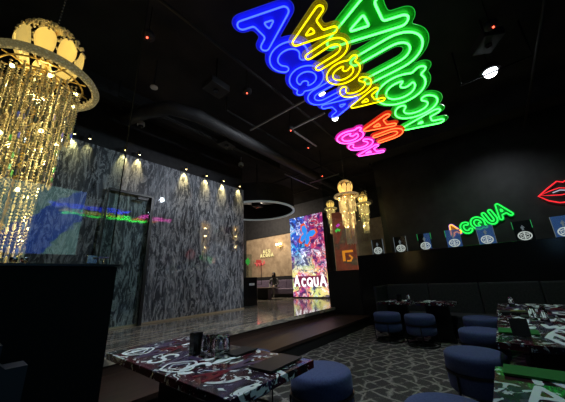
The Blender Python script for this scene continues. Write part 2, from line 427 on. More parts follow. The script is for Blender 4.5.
# wall screen behind the viewpoint (seen only mirrored in the glass screens)
def m_screen_blue():
    m = mat('blue_screen', (.01, .01, .01), .4); n = N(m); v = n.coords(rot=(0, .85, 0), loc=(.0, 0, .0))
    f = n.noise(v, 2.2, 3, .55); sep = n.new('ShaderNodeSeparateXYZ'); n.link(v, sep.inputs[0])
    zz = n.new('ShaderNodeMath', operation='SUBTRACT'); zz.inputs[1].default_value = -.45; n.link(sep.outputs['Z'], zz.inputs[0])
    a = n.new('ShaderNodeMath', operation='ABSOLUTE'); n.link(zz.outputs[0], a.inputs[0])
    q = n.new('ShaderNodeMath', operation='MULTIPLY_ADD'); q.inputs[1].default_value = -.52; n.link(f.outputs['Fac'], q.inputs[0]); n.link(a.outputs[0], q.inputs[2])
    c = n.ramp(q.outputs[0], [(.0, (.03, .12, .62)), (.03, (.22, .42, .40))])
    n.link(c, n.b.inputs['Emission Color']); n.b.inputs['Emission Strength'].default_value = 2.6; return m
s = thing('wall_screen', 'large video screen with a blue shape on pale teal, mirrored in the glass screen', 'screen', (.38, -2.0, 2.6))
mesh_obj('display', box(B(), -1.0, 1.0, 0, .02, -.62, .68), m_screen_blue(), s)
mesh_obj('bezel', box(B(), -1.04, 1.04, -.05, -.002, -.66, .72), m_satin, s)

# ---------------------------------------------------------------- wall washers
for k, x in enumerate((1.04, 1.33, 2.10, 2.45, 3.81, 4.55, 5.24, 5.98)):
    names = ['warm wall spot at the left end of the marble wall, half behind the chandelier', 'faint warm wall spot second from the left above the marble wall',
             'warm wall spot left of the glass edge above the marble door', 'warm wall spot just right of the glass edge above the marble door',
             'brightest warm wall spot above the middle of the marble wall', 'warm wall spot fourth from the right above the marble wall'.replace('fourth', 'third'),
             'warm wall spot second from the right end of the marble wall', 'warm wall spot nearest the right corner of the marble wall']
    t = thing('wall_spot', names[k], 'spotlight', (x, 6.80, 4.70), 0, 'warm spots above the marble wall')
    bm = B(); lathe(bm, [(0, .09), (.035, .09), (.035, 0), (.028, -.004), (.028, .02), (0, .02)], 14); mesh_obj('lamp_housing', bm, m_metal, t)
    bm = B(); lathe(bm, [(0, .004), (.026, .004), (.026, .012), (0, .012)], 12); mesh_obj('lamp_lens', bm, m_bulb, t)
    bm = B(); box(bm, -.01, .01, 0, .18, .085, .10); mesh_obj('bracket', bm, m_metal, t)
    spot_light('spot_beam', (x, 6.80, 4.685), (x + .01, 6.97, 4.25), [55, 16, 50, 50, 95, 80, 95, 70][k], (1, .76, .28), 58, .9, .012)

# ---------------------------------------------------------------- ceiling services
def run(name, label, cat, pts, r, m, group=None, seg=8):
    c0 = Vector(pts[0]); bm = B(); tube(bm, [Vector(p) - c0 for p in pts], r, seg)
    return tag(mesh_obj(name, bm, m, loc=c0, smooth=seg > 6), label, cat, group)
run('air_duct', 'long round black air duct bending left under the ceiling over the marble wall', 'duct', [(1.9, 6.35, 5.899), (1.9, 6.35, 5.3), (2.0, 5.6, 5.2), (2.3, 5.05, 5.2), (2.9, 4.83, 5.2), (10.5, 4.9, 5.2)], .16, m_duct, seg=14)
run('conduit_pipe', 'thin pale pipe running beside the round duct above the marble wall', 'pipe', [(1.5, 5.85, 5.898), (1.5, 5.85, 5.5), (12.5, 5.85, 5.5), (12.5, 5.85, 5.898)], .025, m_duct)
run('conduit_pipe', 'thin dark pipe crossing the ceiling from the chandelier to the hoop light', 'pipe', [(.6, 3.05, 5.898), (.6, 3.05, 5.42), (3.1, 3.05, 5.42), (12, 3.05, 5.42), (12, 3.05, 5.898)], .03, m_duct)
run('conduit_pipe', 'dark pipe under the ceiling close to the round duct, neon side', 'pipe', [(3.5, 4.5, 5.898), (3.5, 4.5, 5.5), (12.5, 4.5, 5.5), (12.5, 4.5, 5.898)], .035, m_duct)
run('conduit_pipe', 'dark cross pipe over the small chandeliers', 'pipe', [(8.6, 1.8, 5.898), (8.6, 1.8, 5.7), (8.6, 9.5, 5.7), (8.6, 9.5, 5.898)], .03, m_duct)
run('conduit_pipe', 'dark cross pipe beyond the hoop light', 'pipe', [(10.6, 1.0, 5.7), (10.6, 12, 5.7)], .04, m_duct)
run('conduit_pipe', 'long dark pipe running over the right-hand tables', 'pipe', [(4.4, -1.4, 5.2), (9.4, -1.4, 5.2)], .03, m_duct)
def rail(label, a, b):
    a = Vector(a); b = Vector(b); dd = b - a; bm = B()
    if abs(dd.x) > abs(dd.y): box(bm, 0, dd.x, -.018, .018, 0, .035)
    else: box(bm, -.018, .018, min(0, dd.y), max(0, dd.y), 0, .035)
    o = mesh_obj('track_rail', bm, m_rail, loc=a); tag(o, label, 'lighting track', 'lighting tracks under the ceiling')
rail('pale lighting track running left from the lower edge of the blue neon word', (4.2, 4.37, 5.18), (4.2, 2.0, 5.18))
rail('short pale lighting track between the blue neon word and the pink neon word', (4.92, 3.5, 5.18), (4.92, 2.5, 5.18))
rail('pale lighting track crossing away from the corner with the red indicator', (5.06, 3.54, 5.18), (6.2, 3.54, 5.18))
rail('pale lighting track near the small chandelier tops', (8.3, 5.2, 5.0), (8.3, 3.9, 5.0))
rail('pale lighting track crossing above the hoop light', (7.2, 5.6, 5.18), (9.6, 5.6, 5.18))
def ceil_lamp(label, p, r, m, housing=m_satin):
    t = thing('ceiling_spot', label, 'ceiling light', p)
    bm = B(); lathe(bm, [(0, .12), (r * 1.3, .12), (r * 1.5, .0), (r * 1.15, -.01), (r * 1.15, .015), (0, .015)], 18); mesh_obj('lamp_housing', bm, housing, t)
    bm = B(); ball(bm, (0, 0, 0), r, 12, 8); mesh_obj('lamp_lens', bm, m, t, smooth=True)
    bm = B(); tube(bm, [(0, 0, .12), (0, 0, H - p[2])], .012, 6); mesh_obj('lamp_stem', bm, m_metal, t)
    return t
ceil_lamp('round white ceiling spot glaring right of the green neon word', (6.06, -.71, 5.2), .12, m_cool)
ceil_lamp('white ceiling spot just below the end of the blue neon word', (5.29, 2.41, 5.2), .075, m_cool)
ceil_lamp('white ceiling spot glinting through the blue neon letter U', (4.29, 2.19, 5.2), .07, m_cool)
run('shade_bar', 'thin black bar crossing in front of the white ceiling spot', 'bar', [(5.88, -.2, 5.898), (5.88, -.2, 5.06), (5.88, -1.3, 5.06), (5.88, -1.3, 5.898)], .02, m_metal, seg=6)
def red_dot(label, p, big=.1):
    t = thing('smoke_detector', label, 'detector', p)
    bm = B(); lathe(bm, [(0, .1), (big, .1), (big, .04), (big * .6, 0), (0, 0)], 16); mesh_obj('detector_body', bm, m_duct, t)
    bm = B(); ball(bm, (-.02, -.02, -.008), .016, 8, 6); mesh_obj('indicator_light', bm, m_red, t)
    bm = B(); tube(bm, [(0, 0, .1), (0, 0, H - p[2])], .01, 6); mesh_obj('stem', bm, m_metal, t)
red_dot('black detector with a red light left of the blue neon word', (3.18, 3.40, 5.2))
red_dot('black detector with a red light at the far left of the ceiling', (1.20, 3.63, 5.2))
red_dot('black detector with a red light at the corner of the pale lighting tracks', (4.98, 3.60, 5.2))
red_dot('black detector with a red light just before the round duct end', (6.0, 3.72, 5.12))
red_dot('black detector with a red light near the small chandelier tops', (7.68, 4.27, 4.85))
red_dot('black detector with a red light over the right-hand tables', (4.84, -.76, 5.2))
def cam_dome(label, p):
    t = thing('security_camera', label, 'camera', p)
    bm = B(); lathe(bm, [(0, .10), (.085, .10), (.09, .02), (.07, 0)], 18); mesh_obj('camera_base', bm, m_white, t, smooth=False)
    bm = B(); ball(bm, (0, 0, 0), .06, 14, 8); mesh_obj('camera_dome', bm, m_gloss, t, smooth=True)
    bm = B(); tube(bm, [(0, 0, .1), (0, 0, H - p[2])], .012, 6); mesh_obj('stem', bm, m_greyp, t)
cam_dome('white dome security camera over the right end of the marble wall', (5.54, 6.24, 5.2))
cam_dome('white dome security camera beside the upright edge of the glass screen', (2.18, 6.23, 5.2))
t = thing('speaker_disc', 'pale oval ceiling sensor between the chandelier and the round duct', 'sensor', (1.78, 4.67, 5.2))
bm = B(); lathe(bm, [(0, .03), (.07, .03), (.075, .01), (.05, 0), (0, 0)], 18); mesh_obj('sensor_face', bm, m_white, t)
bm = B(); tube(bm, [(0, 0, .03), (0, 0, H - 5.2)], .01, 6); mesh_obj('stem', bm, m_metal, t)
def projector(label, p, rz=0):
    t = thing('projector', label, 'projector', p, rz)
    bm = B(); box(bm, -.22, .22, -.17, .17, 0, .16, .02); mesh_obj('projector_body', bm, m_duct, t)
    bm = B(); lathe(bm, [(0, -.03), (.05, -.03), (.06, .02), (0, .02)], 14); o = mesh_obj('projector_lens', bm, m_gloss, t)
    bm = B(); tube(bm, [(0, 0, .16), (0, 0, H - p[2])], .02, 6); mesh_obj('ceiling_mount', bm, m_metal, t)
projector('black projector hanging left of the blue neon word', (2.6, 3.7, 5.1))
projector('black projector hanging above the white ceiling spot on the right', (5.35, -.72, 5.3), .5)
projector('black projector hanging between the round duct and the pale tracks', (4.2, 5.35, 5.12), .2)
projector('black projector hanging inside the hoop light', (7.6, 7.5, 4.35), .3)

# hoop light on its black drum
t = thing('hoop_light', 'large black drum fitting rimmed by a pale glowing hoop, past the marble wall', 'ceiling light', (7.95, 7.85, 4.3))
bm = B(); R1 = 1.66
lathe(bm, [(R1, .0), (R1, .75), (R1 - .05, .75), (R1 - .05, 0), (R1, 0)], 48); mesh_obj('drum', bm, m_ceil, t, smooth=False)
bm = B(); lathe(bm, [(R1 + .01, -.06), (R1 + .01, -.002), (R1 - .07, -.002), (R1 - .07, -.06), (R1 + .01, -.06)], 64); mesh_obj('hoop', bm, m_hoop, t)
for k in range(4):
    bm = B(); a = PI / 4 + k * PI / 2; tube(bm, [((R1 - .03) * math.cos(a), (R1 - .03) * math.sin(a), .75), ((R1 - .03) * math.cos(a), (R1 - .03) * math.sin(a), H - 4.3)], .02, 6); mesh_obj('hanger', bm, m_metal, t)

# ---------------------------------------------------------------- ceiling neon words (they hang flat, facing down)
def tm(name, core, s, edge, es): return emit_mat(name + '_tube', core, s), emit_mat(name + '_edge', edge, es)
gT, gE = tm('green', (.05, 1, .08), 7.0, (.02, .8, .06), .55)
bT, bE = tm('blue', (.020, .045, 1), 5.5, (.03, .05, 1), .5)
yT, yE = tm('yellow', (1, .80, .0), 2.0, (.8, .65, .02), .25)
pT, pE = tm('pink', (1, .08, .62), 4.0, (.8, .02, .5), .4)
rT, rE = tm('red', (1, .13, .03), 3.0, (.9, .04, .01), .4)
gP = plate_mat('green_plate', (.002, .15, .005), .94, .38)
bP = plate_mat('blue_plate', (.004, .005, .45), .82, .8)
yP = plate_mat('yellow_plate', (.30, .24, .0), .35, .35)
pP = plate_mat('pink_plate', (.40, .005, .22), .85, .8)
rP = plate_mat('red_plate', (.45, .015, .004), .9, .6)
ZN = 4.40
def wires(t, fn, pts, hang):
    for u, v_ in pts:
        p = fn(u, v_, 0); bm = B(); tube(bm, [p + Vector((0, 0, .01)), p + Vector((0, 0, hang))], .004, 4); mesh_obj('hanging_wire', bm, m_metal, t)
# blue reads away along +x
L = [('A', 1.82 - 2.8, .07, .52, .50), ('C', 2.36 - 2.8, -.05, .50, .48), ('Q', 2.89 - 2.8, -.10, .52, .46), ('U', 3.40 - 2.8, -.06, .50, .50), ('A', 3.88 - 2.8, .02, .48, .50)]
t, fn = neon_sign('neon_sign', 'blue neon word hanging flat under the ceiling, leftmost of the bright words', (2.8, 1.63, ZN), (1, 0, 0), (0, -1, 0),
                  [(*l, 0) for l in L], .42, .058, .011, [bT, bE], [bP], pr=2.1); wires(t, fn, [(-1.0, .1), (-.3, 0), (.5, 0), (1.1, .1)], H - ZN)
L = [('A', 2.26, .0, .42, .46), ('U', 2.69, .0, .42, .46), ('Q', 3.16, .0, .44, .44), ('C', 3.60, .0, .42, .44), ('A', 4.02, .0, .42, .46)]
t, fn = neon_sign('neon_sign', 'yellow neon word hanging between the blue word and the big green word', (3.04, 1.19, ZN - .07), (-1, 0, 0), (0, 1, 0),
                  [(c_, -(x - 3.1), y, a, b, 0) for c_, x, y, a, b in L], .4, .047, .011, [yT, yE], [yP], pr=2.0); wires(t, fn, [(-.9, .1), (.9, .1)], H - ZN + .07)
L = [('A', 2.58, .06, .76, .80), ('U', 3.35, -.02, .80, .76), ('Q', 4.20, .03, .76, .66), ('C', 4.93, -.04, .66, .60), ('A', 5.54, .0, .56, .62)]
t, fn = neon_sign('neon_sign', 'big green neon word hanging flat under the ceiling, largest of the bright words', (4.0, .62, ZN), (-1, 0, 0), (0, 1, 0),
                  [(c_, -(x - 4.0), y, a, b, 0) for c_, x, y, a, b in L], .62, .078, .014, [gT, gE], [gP], pr=2.05); wires(t, fn, [(-1.4, .1), (0, 0), (1.3, .1)], H - ZN)
L = [('A', 6.04, .0, .50, .48, 0), ('C', 5.55, .02, .50, .48, 0), ('Q', 5.04, .04, .52, .50, 0), ('U', 5.56, -.62, .50, .48, 1), ('A', 5.0, -.58, .52, .50, 1)]
t, fn = neon_sign('neon_sign', 'small neon word in pink over red, lowest of the bright hanging words', (5.25, 1.88, ZN - .09), (-1, 0, 0), (0, 1, 0),
                  [(c_, -(x - 5.4), y, a, b, mi) for c_, x, y, a, b, mi in L], .42, .054, .012, [pT, rT, pE, rE], [pP, rP], pr=1.85); wires(t, fn, [(-.5, 0), (.4, 0)], H - ZN + .09)

# ---------------------------------------------------------------- wall neons on the right wall
wg = emit_mat('wall_green_tube', (.02, 1, .10), 1.3); wge = emit_mat('wall_green_edge', (.0, .6, .05), .4); wgp = plate_mat('wall_green_plate', (.0, .16, .02), .9, .5)
wy = emit_mat('wall_rainbow_tube', (1, .32, .04), 2.6); wye = emit_mat('wall_rainbow_edge', (.2, .2, 1), .8); wyp = plate_mat('wall_rainbow_plate', (.25, .12, .02), .9, .5)
L = [('A', -.72, .12, .28, .28, 1), ('C', -.42, .02, .30, .30, 0), ('Q', -.10, .0, .34, .34, 0), ('U', .24, .0, .30, .36, 0), ('A', .56, .04, .34, .40, 0)]
ang = .35
t, fn = neon_sign('neon_sign', 'green neon word with an orange first letter on the dark right wall', (9.44, .13, 2.70), (0, -math.cos(ang), math.sin(ang)), (0, math.sin(ang), math.cos(ang)),
                  [(c_, u, v_, a * .9, b * .9, mi) for c_, u, v_, a, b, mi in L], .3, .040, .019, [wg, wy, wge, wye], [wgp, wyp], off=.035, pr=1.8)
# lips
lt = thing('lips_neon', 'red neon lips on the dark right wall near the picture edge', 'neon sign', (9.41, -1.72, 3.2))
mr = emit_mat('lips_red_tube', (1, .02, .03), 1.3); mw = emit_mat('lips_white_tube', (.6, .65, .8), .7)
up_ = [(.52, -.04), (.30, .13), (.10, .27), (0, .22), (-.10, .27), (-.30, .13), (-.52, -.04)]; lo_ = [(-.36, -.20), (-.18, -.29), (0, -.31), (.18, -.29), (.36, -.20)]
bm = B(); tube(bm, [(0, y, z) for y, z in up_ + lo_], .016, 6, True); mesh_obj('outline_tube', bm, mr, lt)
bm = B(); tube(bm, [(0, y, z) for y, z in [(.50, -.03), (.28, .05), (.1, .09), (0, .06), (-.1, .09), (-.28, .05), (-.5, -.03), (-.28, -.07), (-.1, -.10), (0, -.09), (.1, -.10), (.28, -.07)]], .011, 6, True); mesh_obj('inner_tube', bm, mr, lt)
bm = B(); tube(bm, [(0, y, z) for y, z in [(.24, -.01), (.1, .03), (0, .0), (-.1, .03), (-.26, .02)]], .014, 6); mesh_obj('teeth_tube', bm, mw, lt)
for y in (-.3, .3):
    bm = B(); tube(bm, [(0, y, .13), (.0895, y, .13)], .008, 5); mesh_obj('standoff', bm, m_metal, lt)

# ---------------------------------------------------------------- etched glass panels on the ledge
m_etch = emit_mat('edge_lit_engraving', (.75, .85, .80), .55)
m_pblue = plate_mat('blue_reflection_acrylic', (.05, .13, .36), .60, .30)  # blue tint and glow paint a screen's reflection onto the panes
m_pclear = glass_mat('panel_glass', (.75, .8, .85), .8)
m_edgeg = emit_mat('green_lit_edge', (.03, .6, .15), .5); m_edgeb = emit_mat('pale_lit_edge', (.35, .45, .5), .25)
where = ['clear panel with round emblem on the ledge, nearest the small chandeliers', 'clear panel with round emblem on the ledge, second from the small chandeliers', 'panel half painted as blue reflection, round emblem on the ledge, green lit rim', 'panel with painted blue reflection and round emblem left of the orange neon letter', 'panel with painted blue reflection and round emblem behind which the green neon word runs', 'clear panel with green lit rims and round emblem, below the red lips', 'panel with painted blue reflection and round emblem cut by the right picture edge']
for k, y in enumerate((2.65, 2.01, 1.39, .74, .09, -.57, -1.19)):
    blue = k in (3, 4, 6) 
    t = thing('etched_panel', where[k], 'etched panel', (7.68, y, 1.921), 0, 'etched panels on the ledge')
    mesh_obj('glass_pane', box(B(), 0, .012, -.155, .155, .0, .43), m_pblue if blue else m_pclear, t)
    if k == 2: mesh_obj('blue_reflection_half', box(B(), -.004, -.001, -.14, .0, .02, .42), m_pblue, t)
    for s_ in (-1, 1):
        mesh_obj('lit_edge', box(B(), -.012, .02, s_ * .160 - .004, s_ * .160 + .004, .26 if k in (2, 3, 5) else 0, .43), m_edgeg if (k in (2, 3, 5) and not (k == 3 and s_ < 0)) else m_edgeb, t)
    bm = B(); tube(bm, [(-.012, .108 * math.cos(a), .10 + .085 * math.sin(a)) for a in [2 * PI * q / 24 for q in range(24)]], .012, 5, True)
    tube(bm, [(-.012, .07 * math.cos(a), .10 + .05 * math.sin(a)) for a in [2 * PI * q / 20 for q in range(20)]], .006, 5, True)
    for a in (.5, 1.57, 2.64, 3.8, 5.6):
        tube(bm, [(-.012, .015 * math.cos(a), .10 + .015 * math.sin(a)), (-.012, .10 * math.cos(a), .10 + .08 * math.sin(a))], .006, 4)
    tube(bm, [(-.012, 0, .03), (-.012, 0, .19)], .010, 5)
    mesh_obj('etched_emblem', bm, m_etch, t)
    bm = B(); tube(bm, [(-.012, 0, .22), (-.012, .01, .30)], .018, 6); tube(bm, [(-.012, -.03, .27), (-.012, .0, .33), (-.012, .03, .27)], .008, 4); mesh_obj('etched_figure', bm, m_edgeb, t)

# tall glass screens at the end of the ledge
tag(mesh_obj('glass_screen', pane(7.64, 7.652, 3.33, 4.30, 1.522, 4.75), m_glass), 'tall clear glass screen on the short end wall beside the video column', 'glass screen')
tag(mesh_obj('glass_screen', pane(7.72, 7.732, 2.30, 3.26, 1.922, 3.95), m_glass), 'clear glass screen on the ledge behind the small chandelier, lower than its neighbour', 'glass screen')

# glowing panel behind the glass, painted as the neon reflection in it
m_neon_refl = mat('painted_neon_reflection', (.01, .01, .01), .4); n = N(m_neon_refl); v = n.coords()
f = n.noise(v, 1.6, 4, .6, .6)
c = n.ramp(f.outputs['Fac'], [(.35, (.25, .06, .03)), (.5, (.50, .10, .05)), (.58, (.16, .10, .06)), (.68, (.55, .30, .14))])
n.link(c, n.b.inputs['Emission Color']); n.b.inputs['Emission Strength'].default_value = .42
t = thing('painted_neon_reflection', 'narrow glowing panel painting a reddish neon reflection with orange shapes behind the small chandelier', 'screen', (8.9, 4.28, .45))
mesh_obj('display', box(B(), 0, .03, -.42, .42, .95, 3.3), m_neon_refl, t)
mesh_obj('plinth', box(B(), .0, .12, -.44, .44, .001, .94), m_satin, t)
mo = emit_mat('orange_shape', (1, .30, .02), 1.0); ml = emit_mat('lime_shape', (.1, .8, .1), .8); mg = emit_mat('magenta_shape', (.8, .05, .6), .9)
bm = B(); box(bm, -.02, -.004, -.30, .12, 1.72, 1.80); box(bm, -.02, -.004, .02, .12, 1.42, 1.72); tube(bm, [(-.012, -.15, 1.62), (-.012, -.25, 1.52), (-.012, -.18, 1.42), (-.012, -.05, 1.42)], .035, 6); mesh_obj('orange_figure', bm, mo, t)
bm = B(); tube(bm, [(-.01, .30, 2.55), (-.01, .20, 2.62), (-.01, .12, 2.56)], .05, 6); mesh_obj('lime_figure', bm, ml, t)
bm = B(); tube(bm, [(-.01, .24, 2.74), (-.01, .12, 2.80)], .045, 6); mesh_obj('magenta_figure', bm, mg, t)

# ---------------------------------------------------------------- video column
m_led = mat('video_wall', (.01, .01, .01), .3); n = N(m_led); v = n.coords()
wn = n.noise(v, 1.1, 3, .6); va = n.new('ShaderNodeVectorMath', operation='MULTIPLY_ADD'); va.inputs[1].default_value = (1.2, 1.2, 1.2)
n.link(wn.outputs['Color'], va.inputs[0]); n.link(v, va.inputs[2])
f = n.noise(va.outputs[0], 1.15, 2, .5, .3)
sep = n.new('ShaderNodeSeparateXYZ'); n.link(v, sep.inputs[0])
hue = n.ramp(f.outputs['Fac'], [(.30, (.01, .02, .22)), (.43, (.01, .07, .50)), (.50, (.03, .40, .70)), (.55, (.03, .05, .40)), (.64, (.02, .14, .60)), (.72, (.30, .04, .25))])
redder = n.ramp(f.outputs['Fac'], [(.30, (.35, .01, .04)), (.45, (.14, .02, .16)), (.55, (.55, .04, .08)), (.7, (.05, .04, .22))])
ym = n.new('ShaderNodeMapRange'); ym.inputs['From Min'].default_value = .20; ym.inputs['From Max'].default_value = -.25
n.link(sep.outputs['Y'], ym.inputs['Value']); c = n.mix(ym.outputs[0], hue, redder)
zl = n.new('ShaderNodeMapRange'); zl.inputs['From Min'].default_value = 2.2; zl.inputs['From Max'].default_value = 1.1
n.link(sep.outputs['Z'], zl.inputs['Value'])
low = n.ramp(f.outputs['Fac'], [(.3, (.06, .20, .60)), (.42, (.55, .62, .20)), (.52, (.80, .60, .22)), (.60, (.62, .10, .16)), (.7, (.20, .03, .22))])
c = n.mix(zl.outputs[0], c, low)
f2 = n.noise(va.outputs[0], 2.6, 3, .6, 1.2)
c = n.mix(n.ramp(f2.outputs['Fac'], [(.53, (0, 0, 0)), (.56, (.9, .9, .9)), (.585, (.1, .1, .1)), (.64, (0, 0, 0)), (.66, (1, 1, 1))]), c, (.85, .90, 1.0))
f3 = n.noise(va.outputs[0], 4.5, 3, .6, .8); c = n.mix(n.ramp(f3.outputs['Fac'], [(.43, (.9, .9, .9)), (.48, (0, 0, 0))]), c, (.015, .012, .09))
n.link(c, n.b.inputs['Emission Color']); n.b.inputs['Emission Strength'].default_value = 1.4
LX, LY = 10.4, 6.95
t = thing('video_column', 'tall bright video column of flowers and butterfly colours with a white word, on the stage', 'video wall', (LX, LY, .45))
mesh_obj('display', box(B(), 0, .04, -.95, .98, .06, 3.86), m_led, t)
mesh_obj('cabinet', box(B(), .045, .9, -.95, .98, .001, 3.88), m_satin, t)
mesh_obj('plinth', box(B(), .0, .04, -.95, .98, .001, .055), m_satin, t)
fl = lambda u, v_, h: Vector((-h, -u, v_))
bm = B(); 
for ch, u, sx in (('A', -.72, .34), ('C', -.32, .28), ('Q', .02, .32), ('U', .36, .28), ('A', .73, .34)):
    fill(bm, contour(strokes(ch, u, .70 if ch != 'A' else .77, sx, .46 if ch == 'A' else .34), .042), fl, .008, .016)
mesh_obj('white_word', bm, emit_mat('white_word', (1, .96, .98), 1.5), t)
bm = B(); fill(bm, contour([[(-.72, .75), (.73, .75)]], .23)[:1], fl, .002, .005); mesh_obj('word_backdrop', bm, emit_mat('dark_red_backdrop', (.30, .03, .09), .7), t)
wing = [(0, 0), (.10, .28), (.34, .42), (.48, .30), (.38, .06), (.20, -.02), (.30, -.20), (.26, -.44), (.10, -.46), (.02, -.22)]
def wg_loop(s_, k=1.0, rot=-.5, c_=(.02, 2.9)):
    return [(c_[0] + (x * s_ * k) * math.cos(rot) - y * k * math.sin(rot), c_[1] + (x * s_ * k) * math.sin(rot) + y * k * math.cos(rot)) for x, y in wing]
bm = B()
for s_ in (-1, 1): fill(bm, [wg_loop(s_, 1.15)], fl, .004, .008)
mesh_obj('butterfly_rim', bm, emit_mat('butterfly_rim', (.95, .12, .04), .9), t)
bm = B()
for s_ in (-1, 1): fill(bm, [[(x * .8 + .02 * .2, 2.9 + (y - 2.9) * .8) for x, y in wg_loop(s_, 1.15)]], fl, .009, .012)
mesh_obj('butterfly_wings', bm, emit_mat('butterfly_wings', (.02, .30, .95), 1.0), t)

# ---------------------------------------------------------------- back lounge
bm = B(); box(bm, 6.74, 7.42, 7.4, 7.9, .451, 1.46, .006)
p = tag(mesh_obj('host_stand', bm, m_gloss), 'black waist-high stand just past the right corner of the marble wall', 'stand')
mesh_obj('nameplate', box(B(), 7.0, 7.26, 7.385, 7.398, 1.16, 1.24), m_foil, p)
tag(mesh_obj('glass_screen', pane(6.8, 7.36, 7.62, 7.632, 1.462, 2.35), m_glass), 'small glass screen standing on the black stand past the marble wall', 'glass screen')
def bench(name, label, x0, x1, y0, y1, z0, seat_h, back_h, m, side='x+', cat='bench', grp=None):
    cx_, cy_ = (x0 + x1) / 2, (y0 + y1) / 2
    t = thing(name, label, cat, (cx_, cy_, z0), 0, grp); hx, hy = (x1 - x0) / 2, (y1 - y0) / 2
    mesh_obj('plinth', box(B(), -hx + .06, hx, -hy, hy, .001, .16), m_satin, t)
    mesh_obj('seat', box(B(), -hx, hx - .142, -hy, hy, .162, seat_h, .03), m, t)
    k = max(1, int(round(2 * hy / 1.1))); w_ = 2 * hy / k
    for q in range(k):
        mesh_obj('back_cushion', box(B(), hx - .14, hx, -hy + q * w_ + .004, -hy + (q + 1) * w_ - .004, .165, back_h, .03), m, t)
    return t
b2 = bench('banquette', 'mauve banquette against the beige back wall where a person sits', 10.6, 11.4, 8.0, 13.0, .45, .42, .85, m_purple, cat='bench')
tag(mesh_obj('low_wall_cap', box(B(), 11.5, 11.8, 8.0, 13.6, .451, 1.50), m_black), 'dark low wall behind the mauve banquette', 'low wall')
t = thing('lounge_table', 'low dark lounge table in front of the seated person', 'table', (9.5, 9.0, .451))
mesh_obj('tabletop', box(B(), -.30, .30, -.75, .75, .48, .53, .01), m_brown, t)
mesh_obj('pedestal', box(B(), -.12, .12, -.35, .35, .0, .479), m_satin, t)
# wall sconce, yellow sign, wall glow
t = thing('wall_sconce', 'gilt candle wall lamp on the beige back wall beside the video column', 'wall lamp', (12.94, 10.75, 3.35))
bm = B(); ball(bm, (0, 0, 0), .06, 10, 8); mesh_obj('wall_plate', bm, m_gold, t)
for s_ in (-1, 0, 1):
    bm = B(); tube(bm, [(-.04, 0, 0), (-.14, s_ * .13, -.06), (-.16, s_ * .18, .06)], .015, 6); mesh_obj('arm', bm, m_gold, t)
    bm = B(); ball(bm, (-.16, s_ * .18, .16), .06, 10, 8); mesh_obj('bulb', bm, m_bulb, t)
point_light('sconce_glow', (12.6, 10.75, 3.5), 5, (1, .7, .35), .08)
ys = emit_mat('warm_white_letters', (1, .85, .35), 1.1)
t = thing('yellow_wall_sign', 'small glowing yellow lettering on the beige back wall above the seated person', 'sign', (12.93, 11.95, 3.05))
fy = lambda u, v_, h: Vector((-h, -u, v_))
for row, (txt, z) in enumerate((('ACQ', .13), ('ACQUA', -.13))):
    bm = B()
    for k, ch in enumerate(txt):
        fill(bm, contour(strokes(ch, (k - (len(txt) - 1) / 2) * .25, z, .18, .2), .022), fy, .0, .02)
    mesh_obj('letter_row', bm, ys, t)
t = thing('red_wall_sign', 'faint red glowing script on the beige back wall left of the seated person', 'neon sign', (12.92, 12.6, 2.35))
bm = B(); tube(bm, [(0, .5 - k * .05, .10 * math.sin(k * 1.15) + (.16 if k % 3 == 0 else 0)) for k in range(20)], .02, 5); mesh_obj('script_tube', bm, emit_mat('dim_red_tube', (1, .05, .08), .8), t)
point_light('red_glow', (12.7, 12.6, 2.4), 2.5, (1, .1, .1), .1)
mb_ = emit_mat('leaf_green', (.1, .75, .1), .5)
t = thing('lit_leaf_sign', 'small lit green and red motif glowing behind the host stand', 'sign', (8.2, 8.75, 2.15))
bm = B(); lathe(bm, [(0, -.16), (.09, -.05), (.10, .06), (0, .2)], 10); mesh_obj('leaf_shape', bm, mb_, t)
bm = B(); box(bm, .10, .42, -.45, -.43, -.08, .06, .005); mesh_obj('red_shape', bm, emit_mat('leaf_red', (.9, .08, .06), .5), t)
bm = B(); tube(bm, [(0, 0, -.16), (0, 0, -1.70)], .02, 6); mesh_obj('post', bm, m_metal, t)
bm = B(); box(bm, .0, .42, -.449, -.02, -1.0, -.98); box(bm, .40, .42, -.449, -.43, -1.0, -.08); mesh_obj('arm', bm, m_metal, t)

# seated person
m_skin = mat('skin', (.42, .26, .19), .5); m_hair = mat('hair', (.012, .010, .010), .5); m_coat = mat('grey_jacket', (.10, .095, .09), .8)
def skinned(name, verts, edges, radii, m, parent, sub=2):
    me = bpy.data.meshes.new(name); me.from_pydata(verts, edges, []); o = bpy.data.objects.new(name, me); COL.objects.link(o)
    o.parent = parent; me.materials.append(m)
    md = o.modifiers.new('skin', 'SKIN')
    if not me.skin_vertices: 
        bpy.context.view_layer.objects.active = o
    for k, r in enumerate(radii): me.skin_vertices[0].data[k].radius = (r, r) if not isinstance(r, tuple) else r
    me.skin_vertices[0].data[0].use_root = True
    md.use_smooth_shade = True; s2 = o.modifiers.new('sub', 'SUBSURF'); s2.levels = sub; s2.render_levels = sub
    return o
